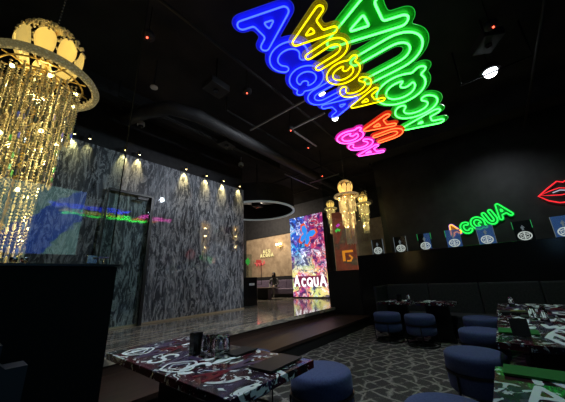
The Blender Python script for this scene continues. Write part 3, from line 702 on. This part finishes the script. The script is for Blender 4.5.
# sits on the banquette seat (top at .87) facing -x and a little towards the stage
pr = thing('person', 'person in a grey jacket sitting on the mauve banquette behind the low table', 'person', (10.72, 9.42, .87), .35)
V = [(.02, 0, .10), (.03, 0, .30), (.01, 0, .46), (-.02, 0, .54), (-.04, 0, .60),
     (.0, .19, .45), (-.04, .25, .22), (-.24, .16, .12), (.0, -.19, .45), (-.06, -.25, .22), (-.28, -.12, .16),
     (.0, .10, .08), (-.40, .12, .09), (-.44, .12, -.34), (0, -.10, .08), (-.40, -.13, .09), (-.42, -.13, -.34), (-.55, .12, -.37), (-.53, -.13, -.37)]
Ed = [(0, 1), (1, 2), (2, 3), (3, 4), (2, 5), (5, 6), (6, 7), (2, 8), (8, 9), (9, 10), (0, 11), (11, 12), (12, 13), (0, 14), (14, 15), (15, 16), (13, 17), (16, 18)]
Rd = [.13, .125, .115, .055, .05, .065, .05, .034, .065, .05, .034, .09, .065, .045, .09, .065, .045, .035, .035]
skinned('body', V, Ed, Rd, m_coat, pr)
bm = B(); lathe(bm, [(0, -.13), (.045, -.12), (.07, -.07), (.085, 0), (.085, .05), (.06, .10), (0, .12)], 16, (-.055, 0, .70)); 
tube(bm, [(-.13, 0, .70), (-.160, 0, .675), (-.13, 0, .66)], .012, 6)
hd = mesh_obj('head', bm, m_skin, pr, smooth=True)
bm = B(); lathe(bm, [(.10, -.12), (.105, 0), (.098, .07), (.06, .125), (0, .145)], 16, (-.035, 0, .705)); mesh_obj('hair', bm, m_hair, hd, smooth=True)
for s_ in (-1, 1):
    bm = B(); ball(bm, (-.135, s_ * .032, .705), .010, 8, 6); mesh_obj('eye', bm, m_hair, hd)
for s_, hp in ((1, (-.27, .15, .115)), (-1, (-.31, -.11, .155))):
    hv = [hp, (hp[0] - .05, hp[1] - s_ * .01, hp[2] - .01)]; he = [(0, 1)]; hr = [.026, .03]
    for q in range(4):
        b0 = len(hv); yy = hp[1] + (q - 1.5) * .018
        hv += [(hp[0] - .08, yy, hp[2] - .012), (hp[0] - .115 + .006 * abs(q - 1), yy, hp[2] - .025), (hp[0] - .135 + .008 * abs(q - 1), yy, hp[2] - .045)]
        he += [(1, b0), (b0, b0 + 1), (b0 + 1, b0 + 2)]; hr += [.009, .008, .007]
    b0 = len(hv); hv += [(hp[0] - .04, hp[1] - s_ * .035, hp[2] - .008), (hp[0] - .07, hp[1] - s_ * .05, hp[2] - .02)]; he += [(0, b0), (b0, b0 + 1)]; hr += [.010, .008]
    skinned('hand', hv, he, hr, m_skin, pr, 1)

# ---------------------------------------------------------------- chandeliers
CW = (1.0, .70, .28)
def strand(L, bead, prism=False):
    bm = B(); z = 0; k = 0
    while z < L:
        last = z + bead * 2.2 > L
        if prism and (k % 5 == 4) or last:
            ln = bead * 2.6; r = bead * .36
            lathe(bm, [(0, -z), (r, -z - ln * .15), (r, -z - ln * .8), (0, -z - ln)], 4); z += ln * 1.02
        else:
            lathe(bm, [(0, -z), (bead * .42, -z - bead * .5), (0, -z - bead)], 5); z += bead
        k += 1
    me = bpy.data.meshes.new('crystal_strand'); bmesh.ops.recalc_face_normals(bm, faces=bm.faces[:]); bm.to_mesh(me); bm.free(); me.materials.append(m_crystal); return me
def put(me, name, parent, loc, rz=0.):
    o = bpy.data.objects.new(name, me); COL.objects.link(o); o.parent = parent; o.location = loc; o.rotation_euler = (0, 0, rz); return o
def chandelier(loc, label, hang):
    t = thing('crystal_chandelier', label, 'chandelier', loc, 0)
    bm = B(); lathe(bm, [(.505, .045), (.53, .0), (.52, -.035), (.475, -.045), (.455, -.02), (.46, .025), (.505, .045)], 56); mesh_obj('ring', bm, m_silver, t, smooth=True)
    bm = B(); tube(bm, circle((0, 0, 0), .36, 32), .010, 6, True); tube(bm, circle((0, 0, -.02), .24, 28), .010, 6, True); tube(bm, circle((0, 0, .02), .14, 24), .010, 6, True)
    for k in range(10):
        a = 2 * PI * k / 10; tube(bm, [(.02 * math.cos(a), .02 * math.sin(a), .10), (.25 * math.cos(a), .25 * math.sin(a), .03), (.42 * math.cos(a), .42 * math.sin(a), -.005)], .008, 5)
    tube(bm, [(0, 0, -1.9), (0, 0, .71)], .018, 8)
    mesh_obj('frame', bm, m_gold, t)
    # petal shades round the crown
    for k in range(9):
        bm = B(); rows = []
        for i in range(11):
            s_ = i / 10; z = .15 + .33 * s_; rr = .215 + .085 * math.sin(s_ * PI * .62); hw = .092 * max(.12, 1 - ((s_ - .54) / .50) ** 2) ** .5
            rows.append([bm.verts.new((rr + .018 * (1 - (q - 2) ** 2 / 4), hw * (q - 2) / 2, z)) for q in range(5)])
        for a_, b_ in zip(rows[:-1], rows[1:]):
            for q in range(4): bm.faces.new((a_[q], a_[q + 1], b_[q + 1], b_[q]))
        r_ = bmesh.ops.solidify(bm, geom=bm.faces[:], thickness=.006)
        o = mesh_obj('petal_shade', bm, m_shade, t, smooth=True); o.rotation_euler = (0, 0, 2 * PI * (k + .35) / 9)
    # crown of bead tufts above the petals
    bm = B(); rnd = random.Random(3)
    for k in range(330):
        a = rnd.random() * 2 * PI; e = rnd.random() * .5 * PI; rr = .30 * math.cos(e) + .02 * rnd.random()
        lathe(bm, [(0, -.024), (.017, 0), (0, .024)], 5, (rr * math.cos(a), rr * math.sin(a), .45 + .27 * math.sin(e)))
    mesh_obj('crown_beads', bm, m_crystal, t)
    bm = B()
    for k in range(44):
        a = 2 * PI * k / 44; ball(bm, (.47 * math.cos(a), .47 * math.sin(a), .052), .015, 6, 4)
    mesh_obj('ring_beads', bm, m_crystal, t)
    s1, s2, s3 = strand(.60, .034), strand(1.15, .032, True), strand(1.95, .036, True)
    for nn, r, me, z in ((36, .345, s1, -.04), (34, .27, s2, -.04), (24, .185, s3, -.03)):
        for k in range(nn):
            a = 2 * PI * k / nn; put(me, 'crystal_strand', t, (r * math.cos(a), r * math.sin(a), z - .04 * (k % 2)), a)
    bm = B(); ball(bm, (0, 0, 0), .020, 10, 8); bmesh.ops.recalc_face_normals(bm, faces=bm.faces[:])
    me = bpy.data.meshes.new('bulb'); bm.to_mesh(me); bm.free(); me.materials.append(m_bulb)
    for k in range(7):
        a = 2 * PI * k / 7 + .3; put(me, 'bulb', t, (.335 * math.cos(a), .335 * math.sin(a), -.12))
    for k in range(5):
        a = 2 * PI * k / 5; put(me, 'bulb', t, (.24 * math.cos(a), .24 * math.sin(a), -.72 - .1 * (k % 2)))
    for k in range(3):
        a = 2 * PI * k / 3 + .7; put(me, 'bulb', t, (.15 * math.cos(a), .15 * math.sin(a), -1.35))
    bm = B(); z = .73
    while z < hang:
        ball(bm, (0, 0, z), .014, 6, 4); z += .05
    mesh_obj('chain', bm, m_steel, t)
    return t
ch0 = chandelier((.17, 3.56, 3.63), 'huge crystal chandelier with petal shades at the left edge of the room', H - 3.63)
for dz, pw in ((.22, 8), (-.30, 16), (-.95, 13), (-1.7, 8)): point_light('chandelier_glow', (.17, 3.56, 3.63 + dz), pw, CW, .05)
CH = ((7.15, 3.20, 3.72, .72, 'small crystal chandelier, middle and brightest of three near the video column'),
      (9.2, 4.86, 4.02, .50, 'small crystal chandelier behind glass, leftmost of three near the video column'),
      (8.9, 3.36, 3.84, .52, 'small crystal chandelier behind glass, rightmost of three near the video column'))
for x, y, z, s_, lb in CH:
    c_ = dup(ch0, (x, y, z), .4, lb, s_)
    ch_ = [o for o in c_.children if o.name.startswith('chain')][0]; ch_.scale = (1, 1, 1)
    bm = B(); zz = .73
    while zz < (H - z) / s_ - .01: ball(bm, (0, 0, zz), .014, 6, 4); zz += .05
    me = bpy.data.meshes.new('chain'); bm.to_mesh(me); bm.free(); me.materials.append(m_steel); ch_.data = me
    b_ = x < 8
    point_light('chandelier_glow', (x, y, z - .25), 14 if b_ else 6, CW, .04); point_light('chandelier_glow', (x, y, z - .8), 8 if b_ else 4, CW, .04)
    point_light('chandelier_glow', (x, y, z + .14), 8 if b_ else 3, CW, .04)

# ---------------------------------------------------------------- tables
m_top = mat('graffiti_tabletop', rough=.22, spec=.5, coat=.3); n = N(m_top)
v = n.coords(); wn = n.noise(v, 3.0, 2, .5); va = n.new('ShaderNodeVectorMath', operation='MULTIPLY_ADD'); va.inputs[1].default_value = (.35, .35, 0)
n.link(wn.outputs['Color'], va.inputs[0]); n.link(v, va.inputs[2])
f = n.noise(va.outputs[0], 3.2, 1, .4); f2 = n.noise(va.outputs[0], 9, 3, .6, 1.3); f3 = n.noise(va.outputs[0], 34, 2, .6)
c = n.ramp(f.outputs['Fac'], [(.32, (.010, .008, .020)), (.38, (.04, .028, .075)), (.43, (.012, .010, .016)), (.56, (.07, .005, .012)), (.58, (.010, .010, .012))])
c = n.mix(n.ramp(f2.outputs['Fac'], [(.575, (0, 0, 0)), (.60, (1, 1, 1))]), c, (.52, .62, .64))
c = n.mix(n.ramp(f3.outputs['Fac'], [(.68, (0, 0, 0)), (.70, (.8, .8, .8))]), c, (.5, .55, .6)); n.link(c, n.b.inputs['Base Color'])
m_ink = mat('pale_paint', (.66, .78, .80), .3); m_ink2 = mat('mauve_paint', (.05, .035, .08), .3); m_ink3 = mat('red_paint', (.10, .005, .012), .3)
flat = lambda z: (lambda u, v_, h: Vector((u, v_, z + h)))
def table(label, x0, x1, y0, y1, grp='graffiti tables', seed=1, letters=True, z=.75):
    cx_, cy_ = (x0 + x1) / 2, (y0 + y1) / 2; hx, hy = (x1 - x0) / 2, (y1 - y0) / 2
    t = thing('dining_table', label, 'table', (cx_, cy_, 0), 0, grp)
    top = mesh_obj('tabletop', box(B(), -hx, hx, -hy, hy, z - .055, z - .001, .004), m_top, t)
    bm = B(); box(bm, -.05, .05, -hy * .6, hy * .6, .03, z - .056); mesh_obj('pedestal', bm, m_metal, t)
    mesh_obj('foot_plate', box(B(), -min(.24, hx * .4), min(.24, hx * .4), -hy * .7, hy * .7, .0, .03, .005), m_metal, t)
    if letters:
        rnd = random.Random(seed)
        txt = 'NAWINVANSOWECNAV'; k = 0; yy = hy - .22
        while yy > -hy + .16:
            xx = -hx + .20
            while xx < hx - .12:
                ch = txt[(k + seed) % len(txt)]; k += 1; sx = .16 + .06 * rnd.random()
                if ch != 'O':
                    st = strokes(ch, xx, yy + (rnd.random() - .5) * .04, sx, .20 + .05 * rnd.random(), -PI / 2 + (rnd.random() - .5) * .4)
                    zz = .0006 * (k % 3)
                    bm = B(); fill(bm, contour(st, .015 + .014 * rnd.random(), .008), flat(z), .0 + zz, .0012 + zz); mesh_obj('painted_letter', bm, rnd.choice((m_ink, m_ink, m_ink, m_ink, m_ink2, m_ink, m_ink3)), top)
                xx += .23 + .05 * rnd.random()
            yy -= .24
    return t
T0 = table('graffiti-printed table in the foreground with drinking glasses on it', 1.04, 1.85, 1.25, 3.06, seed=3)
top0 = [o for o in T0.children if o.name.startswith('tabletop')][0]
# two big painted roundels at the left side
m_wp = mat('white_paint', (.62, .72, .74), .3)
for (px_, py_) in ((1.22, 2.80), (1.19, 2.02)):
    u, v_ = px_ - 1.445, py_ - 2.155; bm = B()
    for r_, rd in ((.125, .010), (.07, .006)):
        lobes = [(u + (r_ + .014 * math.sin(3 * a + 1)) * math.cos(a) , v_ + (r_ + .016 * math.cos(4 * a)) * math.sin(a)) for a in [2 * PI * q / 30 for q in range(31)]]
        fill(bm, contour([lobes], rd, .006)[:2], flat(.75), .003, .0045)
    mesh_obj('painted_roundel', bm, m_wp, top0)
table('graffiti-printed table at the right edge nearest the viewer, green menu on it', 1.50, 2.335, -1.35, .165, seed=5)
table('graffiti-printed table in the right row, second from the viewer, with upright black card', 3.07, 4.82, -1.0, .168, seed=9)
table('graffiti-printed table in the right row, farthest from the viewer, by the bench', 5.0, 6.40, -1.0, .18, seed=2)
table('small graffiti-printed table before the long bench, stage side', 6.22, 6.80, 1.64, 2.36, seed=4)
table('small graffiti-printed table before the long bench, right of its twin', 6.22, 6.80, .84, 1.56, seed=6)

# ---------------------------------------------------------------- stools
def make_stool(loc, label, rz=0):
    t = thing('upholstered_stool', label, 'stool', loc, rz, 'blue drum stools'); R_ = .275
    bm = B(); prof = [(0, .555), (R_ - .06, .555), (R_ - .022, .548), (R_ - .004, .530), (R_, .505), (R_, .395)]
    lathe(bm, prof + [(R_ - .012, .385), (0, .385)], 40); mesh_obj('seat_cushion', bm, m_blue, t, smooth=True)
    bm = B(); lathe(bm, [(0, .366), (R_ - .010, .366), (R_ - .004, .350), (R_ - .006, .225), (R_ - .03, .200), (0, .200)], 40); mesh_obj('drum', bm, m_blue, t, smooth=True)
    bm = B(); lathe(bm, [(0, .3665), (R_ + .010, .3665), (R_ + .010, .3845), (0, .3845)], 40); mesh_obj('metal_band', bm, m_metal, t)
    bm = B(); tube(bm, circle((0, 0, .012), R_ + .0, 36), .011, 6, True); mesh_obj('base_ring', bm, m_metal, t)
    for k in range(4):
        a = PI / 4 + k * PI / 2; c_, s_ = math.cos(a), math.sin(a)
        bm = B(); tube(bm, [((R_ + .008) * c_, (R_ + .008) * s_, .372), ((R_ + .008) * c_, (R_ + .008) * s_, .21), (R_ * c_, R_ * s_, .012)], .009, 6); mesh_obj('leg', bm, m_metal, t)
    return t
st0 = make_stool((2.27, 1.47, 0), 'blue drum stool at the corner of the foreground table, nearest the viewer on that side')
for x, y, rz, lb in ((2.27, 2.42, .3, 'blue drum stool mostly hidden behind the foreground table'),
                     (6.10, 2.13, PI / 4 + .3, 'blue drum stool before the long bench, left of the pair on the carpet'),
                     (6.00, 1.46, PI / 4 + .2, 'blue drum stool before the long bench, right of the pair on the carpet'),
                     (3.53, .40, .2, 'large-looking blue drum stool left of the gap between the two nearest right-hand tables'),
                     (2.05, .42, .5, 'blue drum stool cut off by the bottom edge beside the nearest right-hand table'),
                     (4.80, .40, .1, 'blue drum stool behind the large-looking one, left of the upright black card'),
                     (6.02, .46, .4, 'blue drum stool farthest along the right-hand row of tables')):
    dup(st0, (x, y, 0), rz, lb)

# long bench along the ledge wall
bench('bench', 'long dark grey upholstered bench along the ledge wall', 6.82, 7.58, -3.6, 2.5, 0, .44, 1.08, m_bench)
tag(mesh_obj('bench_end_panel', box(B(), 6.72, 7.58, 2.52, 2.58, .001, 1.06, .02), m_bench), 'dark upholstered end panel at the stage end of the long bench', 'panel')

# armchair at the lower left
t = thing('armchair', 'dark navy armchair back at the lower left before the black divider', 'chair', (-.10, 1.72, 0))
bm = B(); box(bm, -.36, .36, -.10, .02, .36, 1.14); 
es = [e for e in bm.edges if abs((e.verts[0].co - e.verts[1].co).y) > .1 and (e.verts[0].co.z + e.verts[1].co.z) > 2]
bmesh.ops.bevel(bm, geom=es, offset=.09, segments=5, affect='EDGES'); mesh_obj('backrest', bm, m_navy, t)
mesh_obj('seat', box(B(), -.36, .36, .025, .40, .34, .47, .03), m_navy, t)
for sx in (-1, 1):
    for y_ in (-.06, .36):
        bm = B(); tube(bm, [(sx * .30, y_, 0), (sx * .30, y_, .338 if y_ > 0 else .358)], .014, 6); mesh_obj('leg', bm, m_metal, t)

# ---------------------------------------------------------------- things on the foreground table
def menu(label, x, y, w_, h_, rz, m, z=.7545, grp=None):
    t = thing('menu_folder', label, 'menu', (x, y, z), rz, grp)
    mesh_obj('cover', box(B(), -w_ / 2, w_ / 2, -h_ / 2, h_ / 2, 0, .004, .001), m, t)
    mesh_obj('pages', box(B(), -w_ / 2 + .004, w_ / 2 - .004, -h_ / 2 + .004, h_ / 2 - .004, .0042, .008), m, t)
    mesh_obj('cover', box(B(), -w_ / 2, w_ / 2, -h_ / 2, h_ / 2, .0082, .012, .001), m, t)
    return t
menu('closed black menu folder on the near right corner of the foreground table', 1.625, 1.43, .37, .21, .03, m_slate)
menu('closed black menu folder beside the drinking glasses on the foreground table', 1.70, 1.91, .26, .17, .05, m_slate)
t = thing('menu_holder', 'upright black block left of the drinking glasses', 'holder', (1.455, 2.22, .7505))
mesh_obj('holder_body', box(B(), -.045, .045, -.035, .035, 0, .175, .003), m_gloss, t)
mesh_obj('holder_slot', box(B(), -.035, .035, -.012, .012, .1755, .178), m_satin, t)
t2 = tag(mesh_obj('sauce_box', box(B(), 1.50, 1.57, 2.12, 2.19, .7545, .90, .003), m_gloss), 'smaller black block tucked behind the drinking glasses', 'box')
def tumbler(loc, label):
    t = thing('drinking_glass', label, 'glass', loc, 0, 'glasses on the foreground table')
    bm = B(); r0, h = .036, .165   # stands upside down, rounded base uppermost
    lathe(bm, [(r0 + .004, 0), (r0 + .003, .06), (r0, h - .03), (r0 - .008, h - .008), (.012, h), (0, h), (0, h - .014), (.012, h - .014), (r0 - .012, h - .02), (r0 - .004, h - .035), (r0, .06), (r0 + .001, 0), (r0 + .004, 0)], 24)
    mesh_obj('bowl', bm, m_tumbler, t, smooth=True)
    bm = B(); tube(bm, circle((0, 0, .003), r0 + .003, 24), .0022, 5, True); mesh_obj('rim', bm, m_tumbler, t); return t
g0 = tumbler((1.455, 2.08, .7545), 'clear drinking glass upside down beside the upright black block')
dup(g0, (1.515, 2.015, .7545), 0, 'clear drinking glass upside down, second from the black block')
dup(g0, (1.49, 1.935, .7545), 0, 'clear drinking glass upside down, nearest the viewer of the cluster')
dup(g0, (1.565, 1.95, .7545), 0, 'clear drinking glass upside down, rightmost of the cluster')

# things on the right-hand tables
menu('green menu folder along the far edge of the nearest right-hand table', 2.25, -.13, .19, .50, 0, m_green)
menu('green menu folder behind the upright black card on the second right-hand table', 3.58, .00, .24, .30, .0, m_green)
menu('black menu folder along the gap of the farthest right-hand table', 5.12, -.05, .20, .40, 0, m_slate)
menu('olive menu folder lying across the black one on the farthest right-hand table', 5.12, -.06, .10, .16, .1, m_olive, z=.767)
menu('black menu folder right of the green glint on the second right-hand table', 4.70, -.22, .18, .30, 0, m_slate)
t = thing('table_card', 'upright black card leaning beside the green menu on the second right-hand table', 'card', (3.38, -.02, .7545), 0)
bm = B(); box(bm, 0, .006, -.065, .065, 0, .15, .001); bmesh.ops.rotate(bm, verts=bm.verts[:], cent=(0, 0, 0), matrix=Matrix.Rotation(.18, 3, 'Y')); mesh_obj('card', bm, m_slate, t)
bm = B(); box(bm, .07, .10, -.03, .03, 0, .10, .002); mesh_obj('card_stand', bm, m_slate, t)
dup(g0, (5.9, -.02, .7545), 0, 'small glass standing at the far end of the right-hand tables').pop('group', None)
dup(g0, (4.35, -.17, .7545), 0, 'glass with a green glint on the second right-hand table').pop('group', None)
dup(g0, (4.25, -.26, .7545), 0, 'glass right of the green-glinting glass on the second right-hand table').pop('group', None)
dup(g0, (2.40 - .12, -.50, .770), 0, 'glass cut by the right picture edge on the nearest right-hand table').pop('group', None)
dup(g0, (6.45, 1.72, .7545), 0, 'small glass on the small table before the long bench').pop('group', None)
t = tag(mesh_obj('black_block', box(B(), 6.36, 6.44, 1.86, 1.94, .7545, .90, .003), m_gloss), 'small black block on the small table before the long bench', 'box')
# glints on the divider top
for k, x in enumerate((.035, .085, .215, .26)):
    t = thing('tealight_glass', ['small clear tealight glass on the divider, leftmost', 'small clear tealight glass on the divider, second from left', 'small clear tealight glass on the divider under the blue reflection', 'small clear tealight glass on the divider, rightmost by the steel clamp'][k], 'tealight glass', (x - .03, 2.182, 1.506), 0, 'tealight glasses on the divider')
    bm = B(); lathe(bm, [(0, 0), (.014, 0), (.019, .012), (.018, .03), (.016, .03), (.016, .012), (0, .006)], 14); mesh_obj('cup', bm, m_tumbler, t, smooth=True)
    bm = B(); tube(bm, circle((0, 0, .030), .017, 16), .0018, 4, True); mesh_obj('rim', bm, m_steel, t)
